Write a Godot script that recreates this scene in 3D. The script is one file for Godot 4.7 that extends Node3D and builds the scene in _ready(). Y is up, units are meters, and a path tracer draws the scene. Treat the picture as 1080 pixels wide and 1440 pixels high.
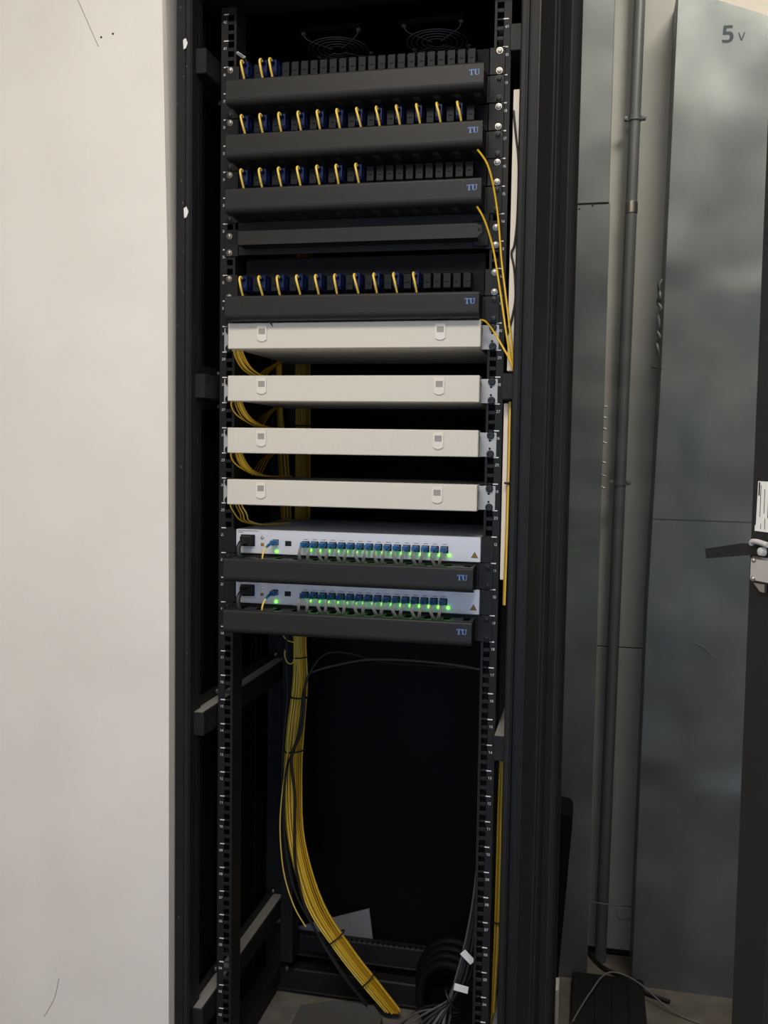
extends Node3D

# ---------------------------------------------------------------- helpers
var rng := RandomNumberGenerator.new()
var taken := {}
var M := {}

func numbered(called: String) -> String:
	if not taken.has(called):
		taken[called] = 0
		return called
	taken[called] += 1
	return "%s_%03d" % [called, taken[called]]

func mb() -> SurfaceTool:
	var st := SurfaceTool.new()
	st.begin(Mesh.PRIMITIVE_TRIANGLES)
	return st

func tri(st: SurfaceTool, a: Vector3, b: Vector3, c: Vector3, n: Vector3, na = null, nb = null, nc = null) -> void:
	if (c - a).cross(b - a).dot(n) < 0.0:
		var t := b
		b = c
		c = t
		var u = nb
		nb = nc
		nc = u
	st.set_normal(n if na == null else na)
	st.add_vertex(a)
	st.set_normal(n if nb == null else nb)
	st.add_vertex(b)
	st.set_normal(n if nc == null else nc)
	st.add_vertex(c)

func quad(st: SurfaceTool, a: Vector3, b: Vector3, c: Vector3, d: Vector3, out: Vector3) -> void:
	var n := (b - a).cross(d - a)
	if n.length() < 1e-12:
		n = (c - b).cross(d - c)
	n = n.normalized()
	if n.dot(out) < 0.0:
		n = -n
	tri(st, a, b, c, n)
	tri(st, a, c, d, n)

# a box between two corners, its edges chamfered by ch, turned by xf
func bx(st: SurfaceTool, lo: Vector3, hi: Vector3, ch := 0.0, xf := Transform3D()) -> void:
	var mid := (lo + hi) * 0.5
	var h := (hi - lo).abs() * 0.5
	ch = minf(ch, minf(h.x, minf(h.y, h.z)) * 0.9)
	var P := func(s: Vector3, ax: int) -> Vector3:
		var v := Vector3(s.x * (h.x - ch), s.y * (h.y - ch), s.z * (h.z - ch))
		v[ax] = s[ax] * h[ax]
		return xf * (mid + v)
	for ax in 3:
		var u := (ax + 1) % 3
		var v := (ax + 2) % 3
		for sg in [-1.0, 1.0]:
			var c := []
			for k in [[-1.0, -1.0], [1.0, -1.0], [1.0, 1.0], [-1.0, 1.0]]:
				var s := Vector3()
				s[ax] = sg
				s[u] = k[0]
				s[v] = k[1]
				c.append(P.call(s, ax))
			var o := Vector3()
			o[ax] = sg
			quad(st, c[0], c[1], c[2], c[3], xf.basis * o)
	if ch <= 0.0:
		return
	for ax in 3:  # edges along ax
		var u := (ax + 1) % 3
		var v := (ax + 2) % 3
		for su in [-1.0, 1.0]:
			for sv in [-1.0, 1.0]:
				var s0 := Vector3()
				s0[u] = su
				s0[v] = sv
				var s1 := s0
				s0[ax] = -1.0
				s1[ax] = 1.0
				var o := Vector3()
				o[u] = su
				o[v] = sv
				quad(st, P.call(s0, u), P.call(s1, u), P.call(s1, v), P.call(s0, v), xf.basis * o)
	for sx in [-1.0, 1.0]:
		for sy in [-1.0, 1.0]:
			for sz in [-1.0, 1.0]:
				var s := Vector3(sx, sy, sz)
				tri(st, P.call(s, 0), P.call(s, 1), P.call(s, 2), (xf.basis * s).normalized())

# a polygon in the xy plane, pushed from z0 to z1
func prism(st: SurfaceTool, poly: PackedVector2Array, z0: float, z1: float, xf := Transform3D()) -> void:
	var idx := Geometry2D.triangulate_polygon(poly)
	for k in range(0, idx.size(), 3):
		for z in [z0, z1]:
			var a := xf * Vector3(poly[idx[k]].x, poly[idx[k]].y, z)
			var b := xf * Vector3(poly[idx[k + 1]].x, poly[idx[k + 1]].y, z)
			var c := xf * Vector3(poly[idx[k + 2]].x, poly[idx[k + 2]].y, z)
			tri(st, a, b, c, (xf.basis * Vector3(0, 0, 1.0 if z == maxf(z0, z1) else -1.0)).normalized())
	var sgn := -1.0 if Geometry2D.is_polygon_clockwise(poly) else 1.0
	for k in poly.size():
		var p := poly[k]
		var q := poly[(k + 1) % poly.size()]
		var e := q - p
		var o := Vector3(e.y, -e.x, 0) * sgn
		quad(st, xf * Vector3(p.x, p.y, z0), xf * Vector3(q.x, q.y, z0), xf * Vector3(q.x, q.y, z1), xf * Vector3(p.x, p.y, z1), xf.basis * o)

# round profile of [radius, height] pairs turned about the y axis of xf
func lathe(st: SurfaceTool, prof: Array, sides: int, xf := Transform3D()) -> void:
	for k in prof.size() - 1:
		var r0: float = prof[k][0]
		var h0: float = prof[k][1]
		var r1: float = prof[k + 1][0]
		var h1: float = prof[k + 1][1]
		var sl := Vector2(h1 - h0, -(r1 - r0)).normalized()
		for i in sides:
			var a0 := TAU * i / sides
			var a1 := TAU * (i + 1) / sides
			var d0 := Vector3(cos(a0), 0, sin(a0))
			var d1 := Vector3(cos(a1), 0, sin(a1))
			var n0 := (xf.basis * (d0 * sl.x + Vector3(0, sl.y, 0))).normalized()
			var n1 := (xf.basis * (d1 * sl.x + Vector3(0, sl.y, 0))).normalized()
			var A := xf * (d0 * r0 + Vector3(0, h0, 0))
			var B := xf * (d1 * r0 + Vector3(0, h0, 0))
			var C := xf * (d1 * r1 + Vector3(0, h1, 0))
			var D := xf * (d0 * r1 + Vector3(0, h1, 0))
			var nm := (n0 + n1).normalized()
			if r0 > 1e-7:
				tri(st, A, B, C, nm, n0, n1, n1)
			if r1 > 1e-7:
				tri(st, A, C, D, nm, n0, n1, n0)

func smooth_path(pts: Array, per := 6) -> Array:
	if pts.size() < 3:
		return pts
	var res := []
	for i in pts.size() - 1:
		var p0: Vector3 = pts[maxi(i - 1, 0)]
		var p1: Vector3 = pts[i]
		var p2: Vector3 = pts[i + 1]
		var p3: Vector3 = pts[mini(i + 2, pts.size() - 1)]
		for k in per:
			var t := float(k) / per
			res.append(0.5 * ((2.0 * p1) + (p2 - p0) * t + (2.0 * p0 - 5.0 * p1 + 4.0 * p2 - p3) * t * t + (3.0 * p1 - p0 - 3.0 * p2 + p3) * t * t * t))
	res.append(pts[-1])
	return res

func tube(st: SurfaceTool, pts: Array, r: float, sides := 6, per := 6, taper := 1.0) -> void:
	var path := smooth_path(pts, per)
	var n := path.size()
	var up := Vector3(0.31, 0.27, 0.91)
	var rings := []
	var norms := []
	for i in n:
		var d: Vector3 = path[mini(i + 1, n - 1)] - path[maxi(i - 1, 0)]
		d = d.normalized()
		var s := d.cross(up)
		if s.length() < 1e-3:
			s = d.cross(Vector3(1, 0.1, 0))
		s = s.normalized()
		up = s.cross(d).normalized()
		var ring := []
		var nn := []
		var rr := r * lerpf(1.0, taper, float(i) / (n - 1))
		for k in sides:
			var a := TAU * k / sides
			var o := s * cos(a) + up * sin(a)
			ring.append(path[i] + o * rr)
			nn.append(o)
		rings.append(ring)
		norms.append(nn)
	for i in n - 1:
		for k in sides:
			var q := (k + 1) % sides
			var nm: Vector3 = (norms[i][k] + norms[i][q]).normalized()
			tri(st, rings[i][k], rings[i][q], rings[i + 1][q], nm, norms[i][k], norms[i][q], norms[i + 1][q])
			tri(st, rings[i][k], rings[i + 1][q], rings[i + 1][k], nm, norms[i][k], norms[i + 1][q], norms[i + 1][k])
	for e in [0, n - 1]:
		var d: Vector3 = (path[0] - path[1]) if e == 0 else (path[n - 1] - path[n - 2])
		for k in range(1, sides - 1):
			tri(st, rings[e][0], rings[e][k], rings[e][k + 1], d.normalized())

func obj(called: String, st: SurfaceTool, mat: Material, parent: Node = null) -> MeshInstance3D:
	var o := MeshInstance3D.new()
	o.mesh = st.commit()
	o.material_override = mat
	if parent == null:
		o.name = numbered(called)
		add_child(o, true)
	else:
		o.name = called
		var k := 0
		while parent.has_node(NodePath(str(o.name))):
			k += 1
			o.name = "%s_%03d" % [called, k]
		parent.add_child(o, true)
	return o

func again(src: MeshInstance3D, called: String, parent: Node, at: Transform3D) -> MeshInstance3D:
	var o := MeshInstance3D.new()
	o.mesh = src.mesh
	o.material_override = src.material_override
	o.transform = at
	o.name = called
	var k := 0
	while parent.has_node(NodePath(str(o.name))):
		k += 1
		o.name = "%s_%03d" % [called, k]
	parent.add_child(o, true)
	return o

func tag(o: Node, label: String, category: String, group := "", kind := "") -> void:
	o.set_meta("label", label)
	o.set_meta("category", category)
	if group:
		o.set_meta("group", group)
	if kind:
		o.set_meta("kind", kind)

func thing(called: String, label: String, category: String, at := Vector3.ZERO, group := "") -> Node3D:
	var o := Node3D.new()
	o.name = numbered(called)
	o.position = at
	add_child(o, true)
	tag(o, label, category, group)
	return o

func struct(called: String, st: SurfaceTool, mat: Material, label: String, category: String) -> MeshInstance3D:
	var o := obj(called, st, mat)
	tag(o, label, category, "", "structure")
	return o

func text_into(st: SurfaceTool, s: String, size: float, at: Vector3, depth := 0.0004, face := "Droid Sans", weight := 400, turn := Basis()) -> void:
	var f := SystemFont.new()
	f.font_names = PackedStringArray([face])
	f.font_weight = weight
	var t := TextMesh.new()
	t.text = s
	t.font = f
	t.font_size = 48
	t.pixel_size = size / 48.0
	t.depth = depth
	t.curve_step = 4.0
	st.append_from(t, 0, Transform3D(turn, at))

func U(n: float) -> float:   # top of rack unit n above the floor
	return 0.10 + 0.04445 * n

func ordinal(n: int) -> String:
	return ["first", "second", "third", "fourth", "fifth", "sixth", "seventh", "eighth", "ninth", "tenth", "eleventh", "twelfth", "thirteenth", "fourteenth", "fifteenth", "sixteenth"][n]

# ---------------------------------------------------------------- materials
func std(albedo: Color, rough: float, metal := 0.0) -> StandardMaterial3D:
	var m := StandardMaterial3D.new()
	m.albedo_color = albedo
	m.roughness = rough
	m.metallic = metal
	return m

func noise_tex(freq: float, octaves: int, lo: Color, hi: Color, sd: int, w := 512, kind := FastNoiseLite.TYPE_SIMPLEX_SMOOTH) -> NoiseTexture2D:
	var n := FastNoiseLite.new()
	n.noise_type = kind
	n.frequency = freq
	n.fractal_octaves = octaves
	n.seed = sd
	var t := NoiseTexture2D.new()
	t.width = w
	t.height = w
	t.seamless = true
	t.noise = n
	var g := Gradient.new()
	g.set_color(0, lo)
	g.set_color(1, hi)
	t.color_ramp = g
	return t

func materials() -> void:
	# painted plaster
	var plaster := std(Color.WHITE, 0.88)
	plaster.albedo_texture = noise_tex(0.006, 5, Color(0.84, 0.82, 0.79), Color(0.875, 0.86, 0.83), 3)
	plaster.uv1_triplanar = true
	plaster.uv1_world_triplanar = true
	plaster.uv1_scale = Vector3.ONE * 0.8
	plaster.heightmap_enabled = false
	M.plaster = plaster
	var backwall := std(Color.WHITE, 0.85)
	backwall.albedo_texture = noise_tex(0.008, 5, Color(0.72, 0.72, 0.685), Color(0.77, 0.77, 0.735), 8)
	backwall.uv1_triplanar = true
	backwall.uv1_world_triplanar = true
	backwall.uv1_scale = Vector3.ONE * 0.9
	M.backwall = backwall
	var conc := std(Color.WHITE, 0.9)
	conc.albedo_texture = noise_tex(0.02, 6, Color(0.36, 0.34, 0.31), Color(0.50, 0.48, 0.44), 5)
	conc.uv1_triplanar = true
	conc.uv1_world_triplanar = true
	conc.uv1_scale = Vector3.ONE * 1.3
	M.concrete = conc
	# powder coat of the cabinet, fine orange peel
	var black := std(Color.WHITE, 0.5)
	black.albedo_texture = noise_tex(0.02, 4, Color(0.118, 0.118, 0.12), Color(0.138, 0.138, 0.138), 9)
	black.uv1_triplanar = true
	black.uv1_world_triplanar = true
	black.uv1_scale = Vector3.ONE * 3.0
	black.metallic_specular = 0.3
	M.black = black
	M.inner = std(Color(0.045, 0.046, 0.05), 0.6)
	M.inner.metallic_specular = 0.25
	M.cover = std(Color(0.14, 0.139, 0.137), 0.45)
	M.cover.metallic_specular = 0.35
	M.cap = std(Color(0.06, 0.078, 0.095), 0.5)
	M.cap.metallic_specular = 0.3
	M.navy = std(Color(0.05, 0.105, 0.26), 0.5)
	M.navy.metallic_specular = 0.35
	M.blue = std(Color(0.07, 0.34, 0.56), 0.4)
	M.yellow = std(Color(0.87, 0.70, 0.14), 0.5)
	M.yellow_pale = std(Color(0.90, 0.77, 0.33), 0.5)
	M.yellow_deep = std(Color(0.70, 0.53, 0.08), 0.52)
	M.grey_cord = std(Color(0.47, 0.465, 0.46), 0.55)
	M.pale_grey = std(Color(0.50, 0.49, 0.475), 0.9)
	M.guard = std(Color(0.36, 0.36, 0.36), 0.45)
	M.card = std(Color(0.30, 0.295, 0.28), 0.8)
	M.plate = std(Color(0.46, 0.46, 0.47), 0.5)
	M.dark_cord = std(Color(0.10, 0.10, 0.10), 0.5)
	M.grey_cable = std(Color(0.30, 0.30, 0.30), 0.5)
	M.tie = std(Color(0.06, 0.06, 0.06), 0.45)
	var tray := std(Color.WHITE, 0.55)
	tray.albedo_texture = noise_tex(0.15, 3, Color(0.785, 0.768, 0.72), Color(0.80, 0.785, 0.74), 12)
	tray.uv1_triplanar = true
	tray.uv1_scale = Vector3.ONE * 3.0
	M.tray = tray
	M.ear = std(Color(0.70, 0.70, 0.69), 0.5, 0.15)
	M.device = std(Color(0.80, 0.81, 0.84), 0.42, 0.1)
	M.latch = std(Color(0.84, 0.82, 0.78), 0.4)
	M.button = std(Color(0.58, 0.565, 0.54), 0.45)
	M.zinc = std(Color(0.66, 0.645, 0.61), 0.36, 0.95)
	M.chrome = std(Color(0.80, 0.80, 0.80), 0.22, 0.95)
	M.orange = std(Color(0.62, 0.40, 0.10), 0.5)
	M.white = std(Color(0.85, 0.85, 0.83), 0.6)
	M.paint = std(Color(0.88, 0.88, 0.88), 0.6)
	M.pvc = std(Color(0.86, 0.82, 0.75), 0.5)
	M.warn = std(Color(0.55, 0.42, 0.08), 0.6)
	M.logo = std(Color(0.36, 0.50, 0.72), 0.5)
	M.logo_dark = std(Color(0.12, 0.20, 0.36), 0.5)
	M.stamp = std(Color(0.10, 0.18, 0.24), 0.6)
	M.hole = std(Color(0.02, 0.02, 0.02), 0.8)
	var led := std(Color(0.2, 0.9, 0.2), 0.3)
	led.emission_enabled = true
	led.emission = Color(0.36, 1.0, 0.16)
	led.emission_energy_multiplier = 5.5
	M.led = led
	# galvanised sheet with soft dents
	var galv := std(Color.WHITE, 0.42, 0.5)
	galv.albedo_texture = noise_tex(0.012, 4, Color(0.44, 0.465, 0.465), Color(0.525, 0.545, 0.53), 21)
	galv.roughness = 1.0
	galv.roughness_texture = noise_tex(0.008, 3, Color(0.38, 0.38, 0.38), Color(0.56, 0.56, 0.56), 22)
	galv.heightmap_enabled = true
	galv.heightmap_texture = noise_tex(0.006, 2, Color.BLACK, Color.WHITE, 23)
	galv.heightmap_scale = 1.2
	galv.uv1_triplanar = true
	galv.uv1_world_triplanar = true
	galv.uv1_scale = Vector3.ONE * 0.9
	M.galv = galv
	M.conduit = std(Color(0.41, 0.425, 0.425), 0.45, 0.2)
	M.cream = std(Color(0.87, 0.84, 0.79), 0.9)
	var glass := std(Color(0.02, 0.022, 0.022, 0.32), 0.04)
	glass.transparency = BaseMaterial3D.TRANSPARENCY_ALPHA
	glass.metallic_specular = 0.12
	M.glass = glass
	var lamp := std(Color.WHITE, 0.5)
	lamp.emission_enabled = true
	lamp.emission = Color(1.0, 0.93, 0.82)
	lamp.emission_energy_multiplier = 1.5
	M.lamp = lamp

# ---------------------------------------------------------------- view and light
func area(called: String, at: Vector3, rot: Vector3, size: Vector2, color: Color, energy: float) -> void:
	var l := AreaLight3D.new()
	l.name = called
	l.area_size = size
	l.light_color = color
	l.light_energy = energy
	l.area_range = 12.0
	l.area_attenuation = 2.0
	l.shadow_enabled = true
	l.position = at
	l.rotation_degrees = rot
	add_child(l)

func view_and_light() -> void:
	var cam := Camera3D.new()
	cam.name = "camera"
	cam.fov = rad_to_deg(2.0 * atan(720.0 / 1350.0))
	cam.near = 0.02
	cam.far = 60.0
	cam.position = Vector3(0.4032, 1.2190, 1.6083)
	cam.rotation = Vector3(-0.06334, 0.21545, 0.01584)
	add_child(cam)
	cam.current = true
	var env := Environment.new()
	env.background_mode = Environment.BG_COLOR
	env.background_color = Color(0.58, 0.71, 0.89)
	env.background_energy_multiplier = 3.3
	env.tonemap_mode = Environment.TONE_MAPPER_LINEAR
	env.tonemap_exposure = 1.0
	env.sdfgi_enabled = true
	env.ssao_enabled = true
	env.ssil_enabled = true
	var we := WorldEnvironment.new()
	we.name = "environment"
	we.environment = env
	add_child(we)
	# the ceiling panel in front of the cabinets and the small one over the risers
	area("ceiling_panel_light", Vector3(0.15, 2.655, 1.55), Vector3(-90, 0, 0), Vector2(1.1, 0.55), Color(1.0, 0.965, 0.92), 4.2)
	area("riser_lamp_light", Vector3(0.74, 2.655, -0.02), Vector3(-90, 0, 0), Vector2(0.30, 0.30), Color(1.0, 0.97, 0.92), 2.5)

# ---------------------------------------------------------------- room
func room() -> void:
	var st := mb()
	bx(st, Vector3(-1.6, -0.1, -0.9), Vector3(1.7, 0.0, 3.4))
	struct("floor", st, M.concrete, "dusty grey concrete floor under the cabinet and the risers", "floor")
	st = mb()
	bx(st, Vector3(-1.6, 2.7, -0.9), Vector3(1.7, 2.8, 2.8))
	struct("ceiling", st, M.plaster, "plain white plaster ceiling above the cabinet", "ceiling")
	# the wall that ends beside the cabinet: its edge leans a little
	st = mb()
	prism(st, PackedVector2Array([Vector2(-1.5, 0), Vector2(-0.3015, 0), Vector2(-0.3025, 0.9), Vector2(-0.3065, 1.55), Vector2(-0.318, 2.0), Vector2(-0.336, 2.7), Vector2(-1.5, 2.7)]), -0.744, 0.094)
	var wl := struct("wall_left", st, M.plaster, "off-white plastered wall ending beside the black cabinet", "wall")
	st = mb()   # scratches and small marks on the plaster
	tube(st, [Vector3(-0.471, 1.972, 0.0942), Vector3(-0.452, 1.932, 0.0942), Vector3(-0.4335, 1.8935, 0.0942), Vector3(-0.431, 1.891, 0.0942)], 0.0006, 5, 4)
	tube(st, [Vector3(-0.545, 0.185, 0.0942), Vector3(-0.525, 0.22, 0.0942), Vector3(-0.515, 0.26, 0.0942)], 0.0006, 5, 4)
	obj("scratch", st, M.button, wl)
	st = mb()
	for p in [Vector2(-0.4265, 1.904), Vector2(-0.405, 1.908)]:
		lathe(st, [[0.0, 0.001], [0.0016, 0.0008], [0.0018, 0.0]], 8, Transform3D(Basis(Vector3.RIGHT, PI / 2), Vector3(p.x, p.y, 0.094)))
	obj("pinhole", st, M.hole, wl)
	# back wall behind risers: two facings with an open joint between them
	st = mb()
	bx(st, Vector3(-0.4, 0.0, -0.86), Vector3(1.6, 2.7, -0.75))
	var wb := struct("wall_back", st, M.hole, "grey-beige panelled wall behind the pipe and the metal trunks", "wall")
	st = mb()
	bx(st, Vector3(-0.35, 0.0, -0.75), Vector3(1.5, 0.756, -0.744), 0.001)
	obj("lower_panel", st, M.backwall, wb)
	st = mb()
	bx(st, Vector3(-0.35, 0.7585, -0.75), Vector3(0.575, 2.7, -0.744), 0.001)
	bx(st, Vector3(0.575, 0.7585, -0.75), Vector3(1.5, 2.0, -0.744), 0.001)
	obj("upper_panel", st, M.backwall, wb)
	st = mb()
	bx(st, Vector3(0.5755, 2.0005, -0.75), Vector3(1.5, 2.7, -0.743), 0.001)
	obj("bright_wall_patch", st, M.cream, wb)  # paler colour stands in for strong light on the upper wall
	st = mb()
	bx(st, Vector3(-0.34, 0.0, -0.744), Vector3(1.5, 0.012, -0.738), 0.002)
	bx(st, Vector3(-0.34, 0.0, -0.744), Vector3(1.5, 0.008, -0.734), 0.002)
	struct("baseboard_back", st, M.inner, "dark sealing strip along the foot of the back wall", "baseboard")
	st = mb()
	bx(st, Vector3(1.45, 0, -0.86), Vector3(1.57, 2.7, 2.7))
	struct("wall_right", st, M.plaster, "off-white plaster wall on the right of the riser room", "wall")
	st = mb()
	bx(st, Vector3(-1.6, 0, -0.1), Vector3(-1.5, 2.7, 2.7))
	struct("wall_rear_left", st, M.plaster, "off-white plaster side wall left of the photographer", "wall")
	# the wall behind the camera with its doorway
	st = mb()
	bx(st, Vector3(-1.6, 0, 2.6), Vector3(-0.15, 2.7, 2.72))
	bx(st, Vector3(0.95, 0, 2.6), Vector3(1.57, 2.7, 2.72))
	bx(st, Vector3(-0.15, 2.1, 2.6), Vector3(0.95, 2.7, 2.72))
	struct("wall_front", st, M.plaster, "off-white wall behind the camera with the doorway", "wall")
	for d in [[Vector3(0.15, 2.7, 1.55), Vector2(1.1, 0.55), "flat ceiling lamp panel in front of the cabinet"], [Vector3(0.74, 2.7, -0.02), Vector2(0.30, 0.30), "small square ceiling lamp above the metal trunks"]]:
		var c: Vector3 = d[0]
		var s: Vector2 = d[1]
		var t := thing("ceiling_light", d[2], "lamp", c)
		st = mb()
		bx(st, Vector3(-s.x / 2 - 0.02, -0.03, -s.y / 2 - 0.02), Vector3(s.x / 2 + 0.02, 0, s.y / 2 + 0.02), 0.004)
		obj("lamp_housing", st, M.white, t)
		st = mb()
		bx(st, Vector3(-s.x / 2, -0.036, -s.y / 2), Vector3(s.x / 2, -0.03, s.y / 2), 0.002)
		obj("diffuser", st, M.lamp, t)

# ---------------------------------------------------------------- cabinet
func screw(st: SurfaceTool, at: Vector3, r: float, facing := Vector3(0, 0, 1)) -> void:
	var b := Basis()
	if facing == Vector3(0, 0, 1):
		b = Basis(Vector3.RIGHT, PI / 2)
	elif facing == Vector3(1, 0, 0):
		b = Basis(Vector3(0, 0, 1), -PI / 2)
	elif facing == Vector3(-1, 0, 0):
		b = Basis(Vector3(0, 0, 1), PI / 2)
	var xf := Transform3D(b, at)
	lathe(st, [[r * 1.25, 0.0], [r * 1.25, r * 0.22], [r * 1.0, r * 0.24], [r * 0.98, r * 0.45], [r * 0.75, r * 0.75], [r * 0.3, r * 0.85]], 12, xf)
	lathe(st, [[r * 0.3, r * 0.85], [r * 0.2, r * 0.55], [0.0, r * 0.5]], 4, xf)
	bx(st, Vector3(-r * 0.55, r * 0.72, -r * 0.1), Vector3(r * 0.55, r * 0.9, r * 0.1), 0.0, xf)

func rail_mesh(sx: float, from_u: int, to_u: int, holes := true) -> SurfaceTool:
	var st := mb()
	var y0 := U(from_u) - 0.02
	var y1 := U(to_u) + 0.012
	var f := func(a: float, b: float, c: float, d: float, z0: float, z1: float) -> void:
		bx(st, Vector3(minf(a * sx, b * sx), c, z0), Vector3(maxf(a * sx, b * sx), d, z1), 0.0004)
	if holes:
		f.call(0.2378, 0.2505, y0, y1, -0.0022, 0.0)
		f.call(0.2225, 0.2272, y0, y1, -0.0022, 0.0)
		var prev := y0
		for n in range(from_u, to_u):
			for o in [0.00635, 0.022225, 0.0381]:
				var c: float = U(n) + o
				f.call(0.2272, 0.2378, prev, c - 0.0048, -0.0021, -0.0001)
				prev = c + 0.0048
		f.call(0.2272, 0.2378, prev, y1, -0.0021, -0.0001)
	else:
		f.call(0.2225, 0.2505, y0, y1, -0.0022, 0.0)
	# web running back and its lip
	f.call(0.2225, 0.2245, y0, y1, -0.045, -0.0005)
	f.call(0.2225, 0.2345, y0, y1, -0.047, -0.045)
	f.call(0.2485, 0.2505, y0, y1, -0.03, -0.0005)
	return st

func cabinet() -> void:
	var t := thing("server_cabinet", "tall open black server cabinet with its glass door swung out", "server cabinet")
	var st := mb()
	for sx in [-1.0, 1.0]:
		# front posts: folded section with a stepped inner edge
		st = mb()
		var f := func(a: float, b: float, z0: float, z1: float) -> void:
			bx(st, Vector3(minf(a * sx, b * sx), 0.0, z0), Vector3(maxf(a * sx, b * sx), 2.03, z1), 0.0012)
		f.call(0.272, 0.2835, 0.045, 0.075)
		f.call(0.2835, 0.300, 0.045, 0.0595 if sx > 0 else 0.0745)
		f.call(0.272, 0.276, 0.028, 0.046)
		f.call(0.284, 0.300, 0.02, 0.046)
		f.call(0.2735, 0.2815, 0.074, 0.078)
		var post := obj("front_post", st, M.black, t)
		if sx < 0:
			st = mb()
			for c in [[-0.2825, 1.8895, 0.0045, 0.009], [-0.2805, 1.614, 0.0048, 0.0095]]:
				prism(st, PackedVector2Array([Vector2(c[0] - c[2] * 0.6, c[1] - c[3]), Vector2(c[0] + c[2] * 0.3, c[1] - c[3] * 0.8), Vector2(c[0] + c[2], c[1] + c[3] * 0.1), Vector2(c[0] + c[2] * 0.2, c[1] + c[3]), Vector2(c[0] - c[2] * 0.8, c[1] + c[3] * 0.7)]), 0.077, 0.0786)
			obj("paint_chip", st, M.white, post)
			st = mb()
			for k in 16:
				var y := rng.randf_range(0.15, 1.95)
				var x := rng.randf_range(-0.298, -0.2745)
				bx(st, Vector3(x, y, 0.0748), Vector3(x + rng.randf_range(0.0005, 0.0012), y + rng.randf_range(0.001, 0.004), 0.0752 if x < -0.2815 else 0.0783))
			obj("scuff", st, M.grey_cord, post)
		# rear posts
		st = mb()
		bx(st, Vector3(minf(sx * 0.262, sx * 0.3), 0.0, -0.455), Vector3(maxf(sx * 0.262, sx * 0.3), 2.03, -0.405), 0.0015)
		bx(st, Vector3(minf(sx * 0.252, sx * 0.27), 0.0, -0.452), Vector3(maxf(sx * 0.252, sx * 0.27), 2.03, -0.44), 0.0012)
		obj("rear_post", st, M.black, t)
		# mounting rails
		st = rail_mesh(sx, 0, 42)
		var rl := obj("mounting_rail", st, M.black, t)
		st = mb()
		for n in range(1, 43):
			text_into(st, "%02d" % n, 0.0062, Vector3(sx * 0.2432, U(n) - 0.0125, 0.0001), 0.0004)
		obj("unit_numbers", st, M.paint, rl)
		st = mb()
		bx(st, Vector3(-0.0042, -0.0009, -0.0002), Vector3(0.0043, 0.0009, 0.0004))
		var tick := obj("unit_tick", st, M.paint, rl)
		tick.position = Vector3(sx * 0.2412, U(1), 0)
		for n in range(2, 43):
			again(tick, "unit_tick", rl, Transform3D(Basis(), Vector3(sx * 0.2412, U(n), 0)))
		st = rail_mesh(sx, 0, 42, false)
		var rr := obj("mounting_rail", st, M.black, t)
		rr.transform = Transform3D(Basis(), Vector3(0, 0, -0.37))
		# cross bars from front post to rear post
		for y in [1.869, 1.326, 0.736, 0.198]:
			st = mb()
			var lo: float = minf(sx * 0.2535, sx * 0.279)
			var hi: float = maxf(sx * 0.2535, sx * 0.279)
			bx(st, Vector3(lo, y - 0.021, -0.405), Vector3(hi, y + 0.0205, 0.058), 0.0012)
			bx(st, Vector3(minf(sx * 0.277, sx * 0.281), y - 0.038, -0.42), Vector3(maxf(sx * 0.277, sx * 0.281), y + 0.038, 0.056), 0.0008)
			var bar := obj("cross_bar", st, M.black, t)
			for z in [0.044, -0.06, -0.395]:
				for dy in [-0.0295, 0.0295]:
					st = mb()
					screw(st, Vector3(sx * 0.277, y + dy, z), 0.0045, Vector3(-sx, 0, 0))
					obj("screw", st, M.zinc, bar)
			for k in 3:
				st = mb()
				bx(st, Vector3(sx * 0.2537 - 0.0004, y - 0.008, 0.02 - k * 0.018), Vector3(sx * 0.2537 + 0.0004, y + 0.006, 0.028 - k * 0.018))
				obj("slot", st, M.hole, bar)
			if y < 1.0:
				st = mb()
				bx(st, Vector3(lo + 0.0015, y + 0.0203, -0.40), Vector3(hi - 0.003, y + 0.0209, 0.056))
				obj("pale_strip", st, M.pale_grey, bar)  # paler grey strip along the top of the lower bars
		# outer side panels with pressed ribs
		st = mb()
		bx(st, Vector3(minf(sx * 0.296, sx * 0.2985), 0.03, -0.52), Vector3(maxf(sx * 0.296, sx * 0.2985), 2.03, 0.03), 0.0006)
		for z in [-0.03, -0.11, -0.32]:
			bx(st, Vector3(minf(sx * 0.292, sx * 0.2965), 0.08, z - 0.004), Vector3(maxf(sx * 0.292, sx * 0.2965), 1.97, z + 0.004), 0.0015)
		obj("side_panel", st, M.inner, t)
	# roof, headers, base
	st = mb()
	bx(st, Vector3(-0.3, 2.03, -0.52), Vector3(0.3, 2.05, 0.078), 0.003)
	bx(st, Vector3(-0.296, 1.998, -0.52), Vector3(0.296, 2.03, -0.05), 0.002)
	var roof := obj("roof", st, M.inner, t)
	st = mb()
	bx(st, Vector3(-0.285, 1.985, -0.05), Vector3(0.285, 2.03, 0.07), 0.002)
	obj("header", st, M.black, t)
	st = mb()
	bx(st, Vector3(-0.285, 0.0, 0.02), Vector3(0.285, 0.06, 0.07), 0.002)
	obj("front_base_rail", st, M.black, t)
	for b in [[0.075, 0.115, -0.455, -0.43], [0.008, 0.05, -0.47, -0.40]]:
		st = mb()
		bx(st, Vector3(-0.262, b[0], b[2]), Vector3(0.262, b[1], b[3]), 0.003)
		bx(st, Vector3(-0.262, b[0], b[2]), Vector3(0.262, b[0] + 0.004, b[3] + 0.018), 0.001)
		obj("rear_base_rail", st, M.black, t)
	st = mb()
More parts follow.
